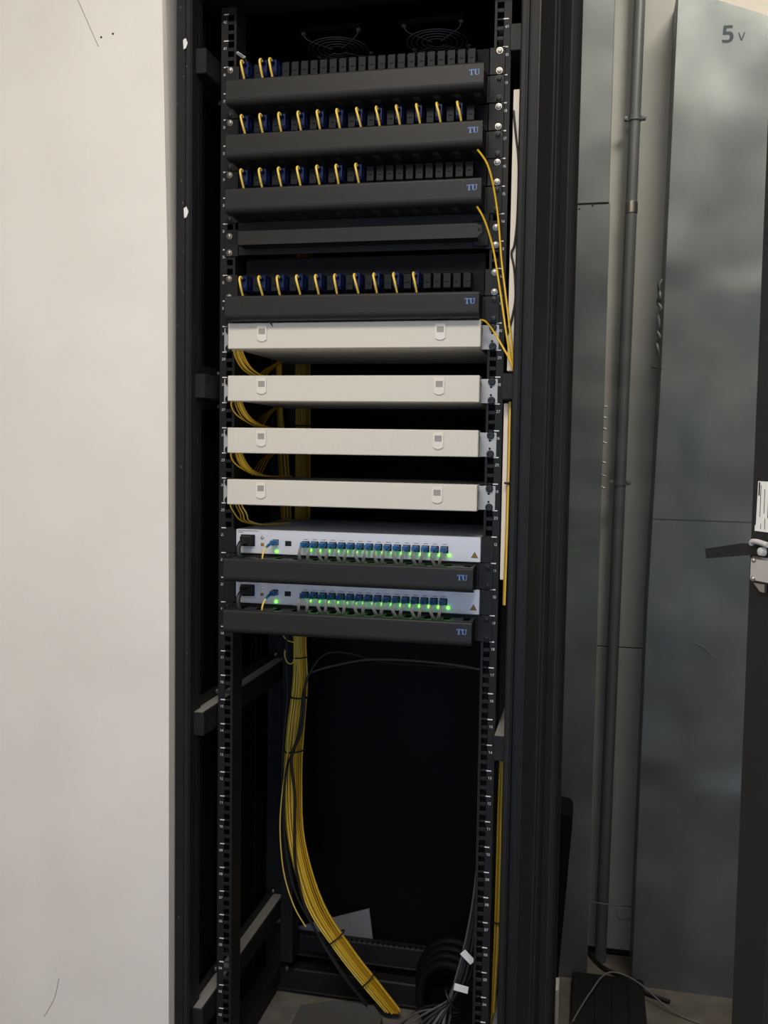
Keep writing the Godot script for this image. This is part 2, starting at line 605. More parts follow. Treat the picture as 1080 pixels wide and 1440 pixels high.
	for k in 40:
		var x := -0.24 + k * 0.0123
		bx(st, Vector3(x, 0.1152, -0.438), Vector3(x + 0.003, 0.118, -0.4295))
	obj("brush_strip", st, M.inner, t)
	for sx in [-1.0, 1.0]:
		st = mb()
		bx(st, Vector3(minf(sx * 0.262, sx * 0.3), 0.0, -0.41), Vector3(maxf(sx * 0.262, sx * 0.3), 0.05, 0.03), 0.002)
		obj("side_base_rail", st, M.black, t)
	for p in [Vector3(-0.245, 0.050, -0.398), Vector3(-0.266, 0.155, -0.4045)]:
		st = mb()
		screw(st, p, 0.005)
		obj("screw", st, M.zinc, t)
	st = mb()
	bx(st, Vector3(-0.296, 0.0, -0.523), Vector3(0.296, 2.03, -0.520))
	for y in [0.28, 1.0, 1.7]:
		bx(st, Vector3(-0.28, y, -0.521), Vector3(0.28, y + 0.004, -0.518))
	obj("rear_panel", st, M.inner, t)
	# the roof fans with their ring guards
	for cx in [-0.096, 0.094]:
		st = mb()
		bx(st, Vector3(cx - 0.06, 1.99, -0.26), Vector3(cx + 0.06, 2.0, -0.14), 0.003)
		lathe(st, [[0.022, 1.9875], [0.022, 1.992]], 16, Transform3D(Basis(), Vector3(cx, 0, -0.2)))
		var fan := obj("roof_fan", st, M.inner, t)
		st = mb()
		for r in [0.018, 0.028, 0.038, 0.048, 0.056]:
			var ring := []
			for k in 29:
				ring.append(Vector3(cx + cos(TAU * k / 28) * r, 1.976 + 0.0015 * (r / 0.056), -0.2 + sin(TAU * k / 28) * r))
			tube(st, ring, 0.0009, 5, 1)
		for k in 4:
			var a := PI / 4 + k * PI / 2
			tube(st, [Vector3(cx + cos(a) * 0.012, 1.9755, -0.2 + sin(a) * 0.012), Vector3(cx + cos(a) * 0.066, 1.980, -0.2 + sin(a) * 0.066), Vector3(cx + cos(a) * 0.072, 1.99, -0.2 + sin(a) * 0.072)], 0.0011, 5, 3)
			lathe(st, [[0.0045, 0.0], [0.0045, -0.004], [0.0, -0.005]], 8, Transform3D(Basis(), Vector3(cx + cos(a) * 0.074, 1.99, -0.2 + sin(a) * 0.074)))
		obj("fan_guard", st, M.guard, fan)
	# the glass door, swung out past a right angle on the right post
	var door := Node3D.new()
	door.name = "door"
	t.add_child(door)
	var ang := deg_to_rad(30.0)
	# local x runs along the door away from the hinge, local z is its inner side
	door.transform = Transform3D(Basis(Vector3(sin(ang), 0, cos(ang)), Vector3.UP, Vector3(-cos(ang), 0, sin(ang))), Vector3(0.302, 0, 0.085))
	st = mb()
	bx(st, Vector3(0.0, 0.035, -0.022), Vector3(0.050, 2.01, 0.0), 0.0015)
	bx(st, Vector3(0.050, 0.035, -0.022), Vector3(0.056, 2.01, -0.003), 0.001)
	bx(st, Vector3(0.056, 0.035, -0.022), Vector3(0.072, 2.01, -0.012), 0.001)
	bx(st, Vector3(0.070, 0.035, -0.022), Vector3(0.094, 2.01, -0.004), 0.0015)
	obj("hinge_stile", st, M.black, door)
	st = mb()
	bx(st, Vector3(0.5265, 0.035, -0.022), Vector3(0.577, 2.01, 0.0), 0.0015)
	bx(st, Vector3(0.519, 0.035, -0.022), Vector3(0.5275, 2.01, -0.006), 0.001)
	obj("latch_stile", st, M.black, door)
	st = mb()
	bx(st, Vector3(0.05, 0.035, -0.0215), Vector3(0.53, 0.11, -0.0005), 0.0015)
	bx(st, Vector3(0.05, 1.94, -0.0215), Vector3(0.53, 2.01, -0.0005), 0.0015)
	obj("door_rail", st, M.black, door)
	st = mb()
	bx(st, Vector3(0.09, 0.10, -0.016), Vector3(0.525, 1.95, -0.012))
	obj("glass_pane", st, M.glass, door)
	# latch: chrome plate, flat arm over the glass, handle end
	st = mb()
	prism(st, PackedVector2Array([Vector2(0.459, 1.1155), Vector2(0.462, 1.1050), Vector2(0.545, 1.1185), Vector2(0.545, 1.1285), Vector2(0.522, 1.128)]), 0.004, 0.0065)
	obj("latch_arm", st, M.black, door)
	st = mb()
	bx(st, Vector3(0.5385, 1.0895, 0.0), Vector3(0.572, 1.1165, 0.010), 0.0025)
	obj("lock_plate", st, M.chrome, door)
	for y in [1.1125, 1.0935]:
		st = mb()
		screw(st, Vector3(0.5455, y, 0.0102), 0.0022)
		obj("screw", st, M.zinc, door)
	st = mb()
	tube(st, [Vector3(0.5385, 1.1285, 0.008), Vector3(0.541, 1.1315, 0.009), Vector3(0.549, 1.132, 0.009), Vector3(0.565, 1.130, 0.009)], 0.0028, 8, 4)
	lathe(st, [[0.0, 0.006], [0.004, 0.005], [0.005, 0.0]], 12, Transform3D(Basis(Vector3.RIGHT, PI / 2), Vector3(0.555, 1.1225, 0.006)))
	obj("lock_lever", st, M.ear, door)
	st = mb()
	prism(st, PackedVector2Array([Vector2(0.539, 1.088), Vector2(0.556, 1.0885), Vector2(0.556, 1.080), Vector2(0.549, 1.0805)]), 0.001, 0.004)
	obj("latch_spring", st, M.zinc, door)
	st = mb()
	prism(st, PackedVector2Array([Vector2(0.536, 1.194), Vector2(0.575, 1.194), Vector2(0.575, 1.142), Vector2(0.5335, 1.142), Vector2(0.5335, 1.148), Vector2(0.535, 1.148)]), 0.0002, 0.0008)
	var lab := obj("label_sticker", st, M.white, door)
	st = mb()
	bx(st, Vector3(0.5375, 1.179, 0.0008), Vector3(0.5392, 1.193, 0.0011))
	for k in 6:
		var x := 0.5405 + k * 0.006
		bx(st, Vector3(x, 1.157 + (k % 2) * 0.004, 0.0008), Vector3(x + 0.0006, 1.190 - (k % 3) * 0.004, 0.0011))
		bx(st, Vector3(x + 0.002, 1.1445, 0.0008), Vector3(x + 0.0025, 1.150 + (k % 3) * 0.006, 0.0011))
	obj("fine_print", st, M.inner, lab)

# ---------------------------------------------------------------- rack gear
var src := {}

func ears(t: Node3D, y0: float, y1: float, mat: Material, smat: Material, sr: float, offs: Array) -> void:
	for sx in [-1.0, 1.0]:
		var st := mb()
		bx(st, Vector3(minf(sx * 0.2165, sx * 0.2415), y0 + 0.0006, 0.0005), Vector3(maxf(sx * 0.2165, sx * 0.2415), y1 - 0.0006, 0.0028), 0.0006)
		var e := obj("ear", st, mat, t)
		for o in offs:
			st = mb()
			screw(st, Vector3(sx * 0.2325, o, 0.0028), sr)
			obj("screw", st, smat, e)

func adapter_x(i: int) -> float:
	return -0.190 + i * 0.01652

func adapter_panel(u: int, label: String, corded: Array) -> void:
	var t := thing("fiber_adapter_panel", label, "patch panel", Vector3(0, U(u - 1), 0), "fiber adapter panels")
	var st := mb()
	bx(st, Vector3(-0.216, 0.001, -0.001), Vector3(0.2155, 0.0434, 0.001), 0.0006)
	bx(st, Vector3(-0.213, 0.002, -0.14), Vector3(0.213, 0.0425, -0.001), 0.001)
	obj("faceplate", st, M.inner, t)
	ears(t, 0.0, 0.04445, M.black, M.zinc, 0.0042, [0.00635, 0.0381])
	if not src.has("adapter"):
		st = mb()
		bx(st, Vector3(-0.0066, -0.0150, 0.001), Vector3(0.0066, 0.0150, 0.010), 0.0008)
		var a := obj("adapter", st, M.cap, t)
		st = mb()
		prism(st, PackedVector2Array([Vector2(0.010, -0.0142), Vector2(0.026, -0.0135), Vector2(0.028, -0.0115), Vector2(0.0272, 0.0118), Vector2(0.024, 0.0142), Vector2(0.010, 0.0145)]), -0.0058, 0.0058, Transform3D(Basis(Vector3(0, 0, 1), Vector3.UP, Vector3(-1, 0, 0)), Vector3.ZERO))
		bx(st, Vector3(-0.003, -0.0025, 0.027), Vector3(0.003, -0.0008, 0.0288), 0.0003)
		var c := obj("dust_cap", st, M.cap, a)
		src.adapter = a
		src.cap = c
		a.position = Vector3(adapter_x(0), 0.0225, 0)
		if 0 in corded:
			c.free()
			src.erase("cap")
			src.capst = st
	for i in range(0 if not t.has_node("adapter") else 1, 24):
		var a2 := again(src.adapter, "adapter", t, Transform3D(Basis(), Vector3(adapter_x(i), 0.0225, 0)))
		if not i in corded:
			if not src.has("cap"):
				src.cap = obj("dust_cap", src.capst, M.cap, a2)
			else:
				again(src.cap, "dust_cap", a2, Transform3D())

func panel_cord(row: String, k: int, i: int, u: int, bend: float) -> void:
	var t := thing("patch_cord", "yellow cord with dark blue plug, %s from left in the %s adapter panel" % [ordinal(k), row], "patch cord", Vector3(adapter_x(i), U(u - 1) + 0.0225, 0), "patch cords in the %s adapter panel" % row)
	if not src.has("plug"):
		var st := mb()
		prism(st, PackedVector2Array([Vector2(0.010, -0.0140), Vector2(0.040, -0.0130), Vector2(0.043, -0.008), Vector2(0.043, 0.0105), Vector2(0.039, 0.0135), Vector2(0.010, 0.0142)]), -0.0052, 0.0052, Transform3D(Basis(Vector3(0, 0, 1), Vector3.UP, Vector3(-1, 0, 0)), Vector3.ZERO))
		bx(st, Vector3(-0.0058, -0.006, 0.012), Vector3(0.0058, 0.008, 0.030), 0.001)
		bx(st, Vector3(-0.003, 0.0128, 0.014), Vector3(0.003, 0.0152, 0.034), 0.0006)
		src.plug = obj("plug", st, M.navy, t)
		st = mb()
		lathe(st, [[0.0034, 0.0], [0.0034, 0.004], [0.0022, 0.010], [0.0, 0.0101]], 10, Transform3D(Basis(Vector3.RIGHT, PI / 2), Vector3(0, 0.006, 0.042)))
		src.boot = obj("boot", st, M.navy, src.plug)
	else:
		var p := again(src.plug, "plug", t, Transform3D())
		again(src.boot, "boot", p, Transform3D())
	var s2 := mb()
	tube(s2, [Vector3(0, 0.006, 0.050), Vector3(-0.001, 0.0085, 0.0555), Vector3(-0.0015 + bend * 0.2, 0.004, 0.0605), Vector3(bend * 0.6, -0.008, 0.0605), Vector3(bend, -0.020, 0.0525), Vector3(bend * 1.2, -0.034, 0.042)], 0.0019, 8, 4)
	obj("cable", s2, M.yellow_pale, t)

func cable_manager(u: int, label: String, logo_x: float) -> void:
	var t := thing("cable_manager", label, "cable manager", Vector3(0, U(u - 1), 0), "black cable managers")
	var st := mb()
	bx(st, Vector3(-0.2165, 0.0008, -0.0005), Vector3(0.2165, 0.0436, 0.0018), 0.0006)
	obj("back_plate", st, M.black, t)
	ears(t, 0.0, 0.04445, M.black, M.tie, 0.0048, [0.00635, 0.0381])
	# slotted top and bottom
	for lvl in [[0.0390, 0.0408, "top_plate"], [0.0016, 0.0034, "bottom_plate"]]:
		st = mb()
		bx(st, Vector3(-0.212, lvl[0], 0.0018), Vector3(0.212, lvl[1], 0.010), 0.0004)
		bx(st, Vector3(-0.212, lvl[0], 0.048), Vector3(0.212, lvl[1], 0.058), 0.0004)
		for k in 14:
			var x := -0.212 + k * 0.03304
			bx(st, Vector3(maxf(x - 0.0105, -0.212), lvl[0], 0.010), Vector3(minf(x + 0.0105, 0.212), lvl[1], 0.048), 0.0003)
		obj(lvl[2], st, M.cover, t)
	for sx in [-1.0, 1.0]:
		st = mb()
		prism(st, PackedVector2Array([Vector2(0.0018, 0.001), Vector2(0.060, 0.004), Vector2(0.060, 0.038), Vector2(0.030, 0.0415), Vector2(0.0018, 0.0435)]), -0.0008, 0.0008, Transform3D(Basis(Vector3(0, 0, 1), Vector3.UP, Vector3(-1, 0, 0)), Vector3(sx * 0.2125, 0, 0)))
		obj("side_plate", st, M.black, t)
	# the snap-on cover: rounded along top and bottom
	st = mb()
	var pr := PackedVector2Array()
	for k in 5:
		var a := PI / 2 - (PI / 2) * k / 4.0
		pr.append(Vector2(0.0625 + 0.004 * cos(a), 0.0385 + 0.004 * sin(a)))
	for k in 6:
		var a := -(PI / 2) * k / 5.0
		pr.append(Vector2(0.0565 + 0.010 * cos(a), 0.0115 + 0.010 * sin(a)))
	pr.append(Vector2(0.046, 0.0012))
	pr.append(Vector2(0.046, 0.003))
	pr.append(Vector2(0.0565, 0.0035))
	pr.append(Vector2(0.0635, 0.010))
	pr.append(Vector2(0.0635, 0.039))
	pr.append(Vector2(0.050, 0.0405))
	pr.append(Vector2(0.050, 0.0425))
	prism(st, pr, -0.2148, 0.2148, Transform3D(Basis(Vector3(0, 0, 1), Vector3.UP, Vector3(-1, 0, 0)), Vector3.ZERO))
	var cv := obj("cover", st, M.cover, t)
	st = mb()
	text_into(st, "TU", 0.0125, Vector3(logo_x, 0.0265, 0.0666), 0.0005, "Droid Serif", 700)
	var lg := obj("brand_mark", st, M.logo, cv)
	lg.set_meta("label", "pale blue brand mark")

func fiber_tray(u: int, label: String) -> void:
	var t := thing("fiber_tray", label, "fiber tray", Vector3(0, U(u - 1), 0), "off-white fiber trays")
	var st := mb()
	bx(st, Vector3(-0.2105, 0.002, -0.26), Vector3(0.2105, 0.0415, 0.036), 0.0012)
	obj("tray_body", st, M.tray, t)
	st = mb()
	bx(st, Vector3(-0.2175, 0.0004, 0.0405), Vector3(0.2165, 0.0440, 0.0455), 0.0012)
	bx(st, Vector3(-0.2165, 0.0006, 0.012), Vector3(0.2155, 0.0022, 0.042), 0.0004)
	bx(st, Vector3(-0.2165, 0.0420, 0.012), Vector3(0.2155, 0.0436, 0.042), 0.0004)
	var face := obj("front_cover", st, M.tray, t)
	for sx in [-1.0, 1.0]:
		st = mb()
		bx(st, Vector3(minf(sx * 0.2125, sx * 0.2415), 0.001, 0.0), Vector3(maxf(sx * 0.2125, sx * 0.2415), 0.0412, 0.002), 0.0005)
		bx(st, Vector3(minf(sx * 0.2125, sx * 0.2140), 0.003, 0.0015), Vector3(maxf(sx * 0.2125, sx * 0.2140), 0.0405, 0.030), 0.0004)
		tube(st, [Vector3(sx * 0.2155, 0.036, 0.028), Vector3(sx * 0.2158, 0.030, 0.016), Vector3(sx * 0.2158, 0.014, 0.014), Vector3(sx * 0.2155, 0.006, 0.028)], 0.0008, 5, 4)
		var e := obj("ear", st, M.ear, t)
		for o in [0.0057, 0.0368]:
			st = mb()
			lathe(st, [[0.0062, 0.0], [0.0062, 0.0035], [0.005, 0.0045], [0.0025, 0.0046], [0.002, 0.003], [0.0, 0.003]], 16, Transform3D(Basis(Vector3.RIGHT, PI / 2), Vector3(sx * 0.2318, o, 0.002)))
			obj("screw", st, M.tie, e)
		st = mb()
		for o in [0.0145, 0.028]:
			lathe(st, [[0.002, 0.0], [0.0018, 0.0006], [0.0, 0.0006]], 10, Transform3D(Basis(Vector3.RIGHT, PI / 2), Vector3(sx * 0.2305, o, 0.002)))
		obj("bolt_hole", st, M.hole, e)
	for cx in [-0.1555, 0.1505]:
		st = mb()
		var o := PackedVector2Array([Vector2(-0.0085, 0.0135), Vector2(0.0085, 0.0135), Vector2(0.0085, -0.0105), Vector2(0.004, -0.0132), Vector2(0.0, -0.0140), Vector2(-0.004, -0.0132), Vector2(-0.0085, -0.0105)])
		var c := Vector3(cx, 0.0262, 0)
		prism(st, o, 0.0455, 0.0476, Transform3D(Basis(), c))
		var l := obj("latch", st, M.latch, face)
		st = mb()
		bx(st, c + Vector3(-0.0058, -0.0015, 0.0475), c + Vector3(0.0058, 0.0085, 0.0479), 0.0001)
		bx(st, c + Vector3(-0.0058, 0.0060, 0.0476), c + Vector3(0.0058, 0.0085, 0.0482), 0.0001)
		obj("latch_button", st, M.button, face)

func port_x(i: int) -> float:
	return -0.0865 + i * 0.01632

func olt_device(u: int, label: String) -> void:
	var t := thing("optical_switch", label, "network switch", Vector3(0, U(u - 1), 0), "light grey optical switches")
	var st := mb()
	bx(st, Vector3(-0.2160, 0.0008, -0.28), Vector3(0.2195, 0.0436, 0.005), 0.0012)
	var ch := obj("chassis", st, M.device, t)
	for sx in [-1.0, 1.0]:
		st = mb()
		bx(st, Vector3(minf(sx * 0.2185, sx * 0.2415), 0.001, -0.001), Vector3(maxf(sx * 0.2185, sx * 0.2415), 0.0434, 0.0012), 0.0005)
		obj("ear", st, M.black, t)
	st = mb()
	bx(st, Vector3(-0.2070, 0.0135, 0.0045), Vector3(-0.1800, 0.0345, 0.0068), 0.0012)
	bx(st, Vector3(-0.2040, 0.0165, 0.0068), Vector3(-0.1830, 0.0315, 0.0074), 0.001)
	obj("power_inlet", st, M.tie, t)
	st = mb()
	screw(st, Vector3(-0.1665, 0.0300, 0.005), 0.0030)
	obj("screw", st, M.chrome, t)
	st = mb()
	bx(st, Vector3(-0.1695, 0.0150, 0.0048), Vector3(-0.1635, 0.0205, 0.0062), 0.0005)
	obj("indicator", st, M.orange, t)
	st = mb()
	bx(st, Vector3(-0.1475, 0.0175, 0.0045), Vector3(-0.1365, 0.0275, 0.0060), 0.0006)
	obj("uplink_port", st, M.cap, t)
	st = mb()
	bx(st, Vector3(-0.1245, 0.0165, 0.0045), Vector3(-0.1130, 0.0255, 0.0058), 0.0005)
	bx(st, Vector3(-0.1230, 0.0175, 0.0058), Vector3(-0.1145, 0.0235, 0.0060))
	obj("socket", st, M.hole, t)
	st = mb()
	bx(st, Vector3(-0.0065, 0.0150, 0.0045), Vector3(0.0065, 0.0265, 0.0068), 0.0006)
	var port := obj("port", st, M.cap, t)
	port.position.x = port_x(0)
	for i in range(1, 16):
		again(port, "port", t, Transform3D(Basis(), Vector3(port_x(i), 0, 0)))
	st = mb()
	for i in 16:
		bx(st, Vector3(port_x(i) - 0.004, 0.0292, 0.0049), Vector3(port_x(i) + 0.004, 0.0299, 0.0052))
	bx(st, Vector3(-0.2120, 0.0405, 0.0049), Vector3(-0.1750, 0.0413, 0.0052))
	bx(st, Vector3(-0.2120, 0.0378, 0.0049), Vector3(-0.2020, 0.0386, 0.0052))
	bx(st, Vector3(-0.2020, 0.0105, 0.0049), Vector3(-0.1780, 0.0110, 0.0052))
	obj("fine_print", st, M.inner, ch)
	st = mb()
	lathe(st, [[0.0024, 0.0], [0.0024, 0.0016], [0.0017, 0.0030], [0.0, 0.0036]], 10, Transform3D(Basis(Vector3.RIGHT, PI / 2), Vector3(0, 0, 0.005)))
	var led := obj("status_led", st, M.led, t)
	led.position = Vector3(-0.140, 0.0062, 0)
	for i in 16:
		again(led, "status_led", t, Transform3D(Basis(), Vector3(port_x(i) + 0.0082, 0.0108, 0)))
	st = mb()
	prism(st, PackedVector2Array([Vector2(0.2035, 0.0085), Vector2(0.2155, 0.0085), Vector2(0.2095, 0.0190)]), 0.0049, 0.0053)
	var w := obj("warning_label", st, M.tie, t)
	st = mb()
	prism(st, PackedVector2Array([Vector2(0.2050, 0.0094), Vector2(0.2140, 0.0094), Vector2(0.2095, 0.0172)]), 0.0053, 0.0055)
	obj("warning_face", st, M.warn, w)
	st = mb()
	bx(st, Vector3(0.2092, 0.0118, 0.0055), Vector3(0.2098, 0.0150, 0.0057))
	bx(st, Vector3(0.2092, 0.0102, 0.0055), Vector3(0.2098, 0.0109, 0.0057))
	obj("warning_sign", st, M.tie, w)

func device_cord(row: String, i: int, u: int) -> void:
	var t := thing("patch_cord", "grey patch cord with a blue plug, %s from the left on the %s switch" % [ordinal(i), row], "patch cord", Vector3(port_x(i), U(u - 1) + 0.0215, 0), "grey patch cords on the %s switch" % row)
	if not src.has("sc"):
		var st := mb()
		bx(st, Vector3(-0.0045, -0.0042, 0.0068), Vector3(0.0045, 0.0042, 0.026), 0.0007)
		bx(st, Vector3(-0.0052, -0.0028, 0.0068), Vector3(0.0052, 0.0034, 0.018), 0.0005)
		src.sc = obj("plug", st, M.blue, t)
		st = mb()
		tube(st, [Vector3(0, 0, 0.024), Vector3(0, -0.001, 0.031), Vector3(0, -0.004, 0.037)], 0.0034, 8, 4, 0.6)
		src.scboot = obj("boot", st, M.blue, src.sc)
	else:
		var p := again(src.sc, "plug", t, Transform3D())
		again(src.scboot, "boot", p, Transform3D())
	var b := 0.0082 if i % 2 == 0 else -0.0052
	if i == 0:
		b = -0.002
	b += rng.randf_range(-0.0012, 0.0012)
	var st2 := mb()
	for k in 2:
		var o := (k - 0.5) * 0.0026
		tube(st2, [Vector3(o * 0.3, -0.0025, 0.036), Vector3(o, -0.0095, 0.0415), Vector3(b * 0.35 + o, -0.018, 0.041), Vector3(b * 0.75 + o, -0.029, 0.034), Vector3(b + o, -0.042, 0.028)], 0.0015, 6, 4)
	obj("cable", st2, M.grey_cord, t)

func bundle(t: Node3D, pts: Array, radii: Array, count: int, r: float, mats: Array, flat := 1.0) -> void:
	# strands keep their place in the bundle's cross-section, with a little wander
	for s in count:
		var a := s * 2.399963
		var q := sqrt((s + 0.5) / count)
		var path := []
		for i in pts.size():
			var w := Vector3(rng.randf_range(-1, 1), 0, rng.randf_range(-1, 1)) * r * 0.35
			path.append(pts[i] + Vector3(cos(a) * q * radii[i], 0, sin(a) * q * radii[i] * flat) + w)
		var st := mb()
		tube(st, path, r, 6, 5)
		obj("strand", st, mats[s % mats.size()], t)

func ring_tie(t: Node3D, c: Vector3, rx: float, rz: float, tilt := 0.0, h := 0.0016) -> void:
	var st := mb()
	var ring := []
	for k in 21:
		var a := TAU * k / 20
		ring.append(c + Basis(Vector3(0, 0, 1), tilt) * Vector3(cos(a) * rx, 0, sin(a) * rz))
	tube(st, ring, h, 6, 1)
	obj("cable_tie", st, M.tie, t)

func rack_gear() -> void:
	var rows := {"top": 40, "second": 38, "third": 36, "lowest": 32}
	var corded := {"top": [0, 2, 3], "second": [], "third": [], "lowest": []}
	for k in 12:
		corded.second.append(k * 2)
	for k in 7:
		corded.third.append(k * 2)
	for k in 10:
		corded.lowest.append(k * 2)
	var plabel := {
		"top": "topmost black adapter panel with mostly empty capped ports",
		"second": "second black adapter panel from the top, yellow cords across its full width",
		"third": "third black adapter panel from the top, yellow cords only on its left half",
		"lowest": "lowest black adapter panel, just above the first off-white tray"}
	var mlabel := {
		"top": "topmost black cable manager cover, below the mostly capped ports",
		"second": "second black cable manager cover from the top of the cabinet",
		"third": "third black cable manager cover, directly above the empty shelf bracket",
		"lowest": "fourth black cable manager cover, directly above the off-white trays"}
	var logo := {"top": 0.203, "second": 0.203, "third": 0.203, "lowest": 0.2035}
	for row in rows:
		adapter_panel(rows[row], plabel[row], corded[row])
		cable_manager(rows[row] - 1, mlabel[row], logo[row] - 0.003)
		for k in corded[row].size():
			panel_cord(row, k, corded[row][k], rows[row], rng.randf_range(0.001, 0.004) + (0.002 if k > 5 else 0.0))
	# spiral wrapped pigtail behind the top panel
	var t := thing("spiral_wrapped_cable", "thin cable in black and white spiral wrap rising at the top left", "cable")
	var st := mb()
	var hx := []
	var p0 := Vector3(-0.196, 1.879, 0.03)
	var p1 := Vector3(-0.222, 1.902, 0.0)
	for k in 73:
		var f := k / 72.0
		var a := f * TAU * 7.0
		hx.append(p0.lerp(p1, f) + Vector3(0.7, 0.7, 0).normalized() * cos(a) * 0.0023 + Vector3(0, 0, 1) * sin(a) * 0.0023)
	tube(st, hx, 0.0008, 5, 1)
	obj("wrap", st, M.white, t)
	st = mb()
	tube(st, [p1, p0, p0 + Vector3(0.012, -0.02, 0.01)], 0.0018, 6, 6)
	obj("cable", st, M.dark_cord, t)
	# empty shelf bracket between the third and lowest panels
	t = thing("shelf_bracket", "empty black shelf bracket with a folded front lip between panels", "shelf bracket")
	st = mb()
	prism(st, PackedVector2Array([Vector2(-0.204, 1.5895), Vector2(0.203, 1.5895), Vector2(0.213, 1.5855), Vector2(0.214, 1.575), Vector2(0.206, 1.5665), Vector2(-0.204, 1.5665)]), 0.033, 0.0355)
	bx(st, Vector3(-0.204, 1.5665, 0.0), Vector3(0.205, 1.5685, 0.034), 0.0005)
	obj("front_lip", st, M.cover, t)
	st = mb()
	lathe(st, [[0.0026, 0.0], [0.0024, 0.0005], [0.0, 0.0005]], 12, Transform3D(Basis(Vector3.RIGHT, PI / 2), Vector3(0.209, 1.579, 0.0355)))
	obj("bolt_hole", st, M.hole, t)
	st = mb()
	bx(st, Vector3(-0.2165, 1.593, -0.002), Vector3(0.222, 1.613, 0.003), 0.0012)
	bx(st, Vector3(-0.2165, 1.5560, -0.002), Vector3(0.2165, 1.593, 0.0005), 0.0008)
	bx(st, Vector3(0.195, 1.558, 0.0005), Vector3(0.222, 1.6, 0.006), 0.002)
	obj("back_plate", st, M.black, t)
	for sx in [-1.0, 1.0]:
		st = mb()
		bx(st, Vector3(minf(sx * 0.2165, sx * 0.2415), 1.5545, 0.0), Vector3(maxf(sx * 0.2165, sx * 0.2415), 1.6005, 0.0026), 0.0006)
		var e := obj("ear", st, M.black, t)
		for y in [1.5891, 1.5606]:
			st = mb()
			screw(st, Vector3(sx * 0.2325, y, 0.0026), 0.0042)
			obj("screw", st, M.zinc, e)
	st = mb()
	bx(st, Vector3(-0.21, 1.523, -0.26), Vector3(0.2155, 1.5535, -0.02), 0.0015)
	obj("shelf_tray", st, M.inner, t)
	# off-white trays
	fiber_tray(30, "topmost off-white fiber tray, with a small dark nick on its upper edge")
	fiber_tray(28, "second off-white fiber tray from the top, level with the punched side brackets")
	fiber_tray(26, "third off-white fiber tray from the top of the four")
	fiber_tray(24, "lowest off-white fiber tray, directly above the upper switch")
	# switches and their managers
	for d in [["upper", 22, "upper light grey optical switch with lit green ports, below the lowest tray"], ["lower", 20, "lower light grey optical switch, its top edge shaded by a manager cover"]]:
		olt_device(d[1], d[2])
		for i in 16:
			device_cord(d[0], i, d[1])
		var y := U(d[1] - 1)
		t = thing("power_cord", "black power cord plugged into the %s grey switch at its left end" % d[0], "power cord", Vector3(0, y, 0), "switch power cords")
		st = mb()
		bx(st, Vector3(-0.2025, 0.0155, 0.0075), Vector3(-0.1845, 0.0325, 0.022), 0.002)
		bx(st, Vector3(-0.2000, 0.0165, 0.022), Vector3(-0.1870, 0.0305, 0.030), 0.003)
		var pl := obj("plug", st, M.tie, t)
		st = mb()
		for k in 4:
			bx(st, Vector3(-0.2035, 0.016, 0.009 + k * 0.003), Vector3(-0.1835, 0.032, 0.0105 + k * 0.003), 0.0006)
		obj("grip_rib", st, M.dark_cord, pl)
		st = mb()
		tube(st, [Vector3(-0.1935, 0.0235, 0.028), Vector3(-0.1945, 0.022, 0.040), Vector3(-0.1955, 0.012, 0.047), Vector3(-0.193, -0.004, 0.046), Vector3(-0.189, -0.022, 0.036), Vector3(-0.186, -0.034, 0.026)], 0.0042, 10, 5)
		obj("cable", st, M.dark_cord, t)
		t = thing("uplink_cord", "single yellow cord with a blue plug on the left of the %s switch" % d[0], "patch cord", Vector3(-0.142, y + 0.0225, 0), "yellow uplink cords")
		st = mb()
		bx(st, Vector3(-0.0045, -0.0042, 0.006), Vector3(0.0045, 0.0042, 0.024), 0.0007)
		bx(st, Vector3(-0.0054, -0.003, 0.006), Vector3(0.0054, 0.0036, 0.018), 0.0005)
		pl = obj("plug", st, M.blue, t)
		st = mb()
		tube(st, [Vector3(0, 0, 0.022), Vector3(-0.002, -0.002, 0.034), Vector3(-0.004, -0.006, 0.044)], 0.0032, 8, 4, 0.6)
		obj("boot", st, M.blue, pl)
		st = mb()
		tube(st, [Vector3(-0.004, -0.006, 0.043), Vector3(-0.006, -0.013, 0.050), Vector3(-0.008, -0.024, 0.051), Vector3(-0.009, -0.040, 0.044)], 0.0016, 7, 5)
		obj("cable", st, M.yellow_pale, t)
	cable_manager(21, "black cable manager cover between the two light grey switches", 0.1975)
	cable_manager(19, "lowest black cable manager cover, under the lower grey switch", 0.1985)
	# nick sticking up from behind the top tray
	st = mb()
	prism(st, PackedVector2Array([Vector2(-0.1435, 1.4345), Vector2(-0.1385, 1.4345), Vector2(-0.1365, 1.4255)]), 0.0456, 0.0466)
	tag(obj("tape_scrap", st, M.tie), "tiny dark scrap hanging on the upper edge of the topmost tray", "scrap")

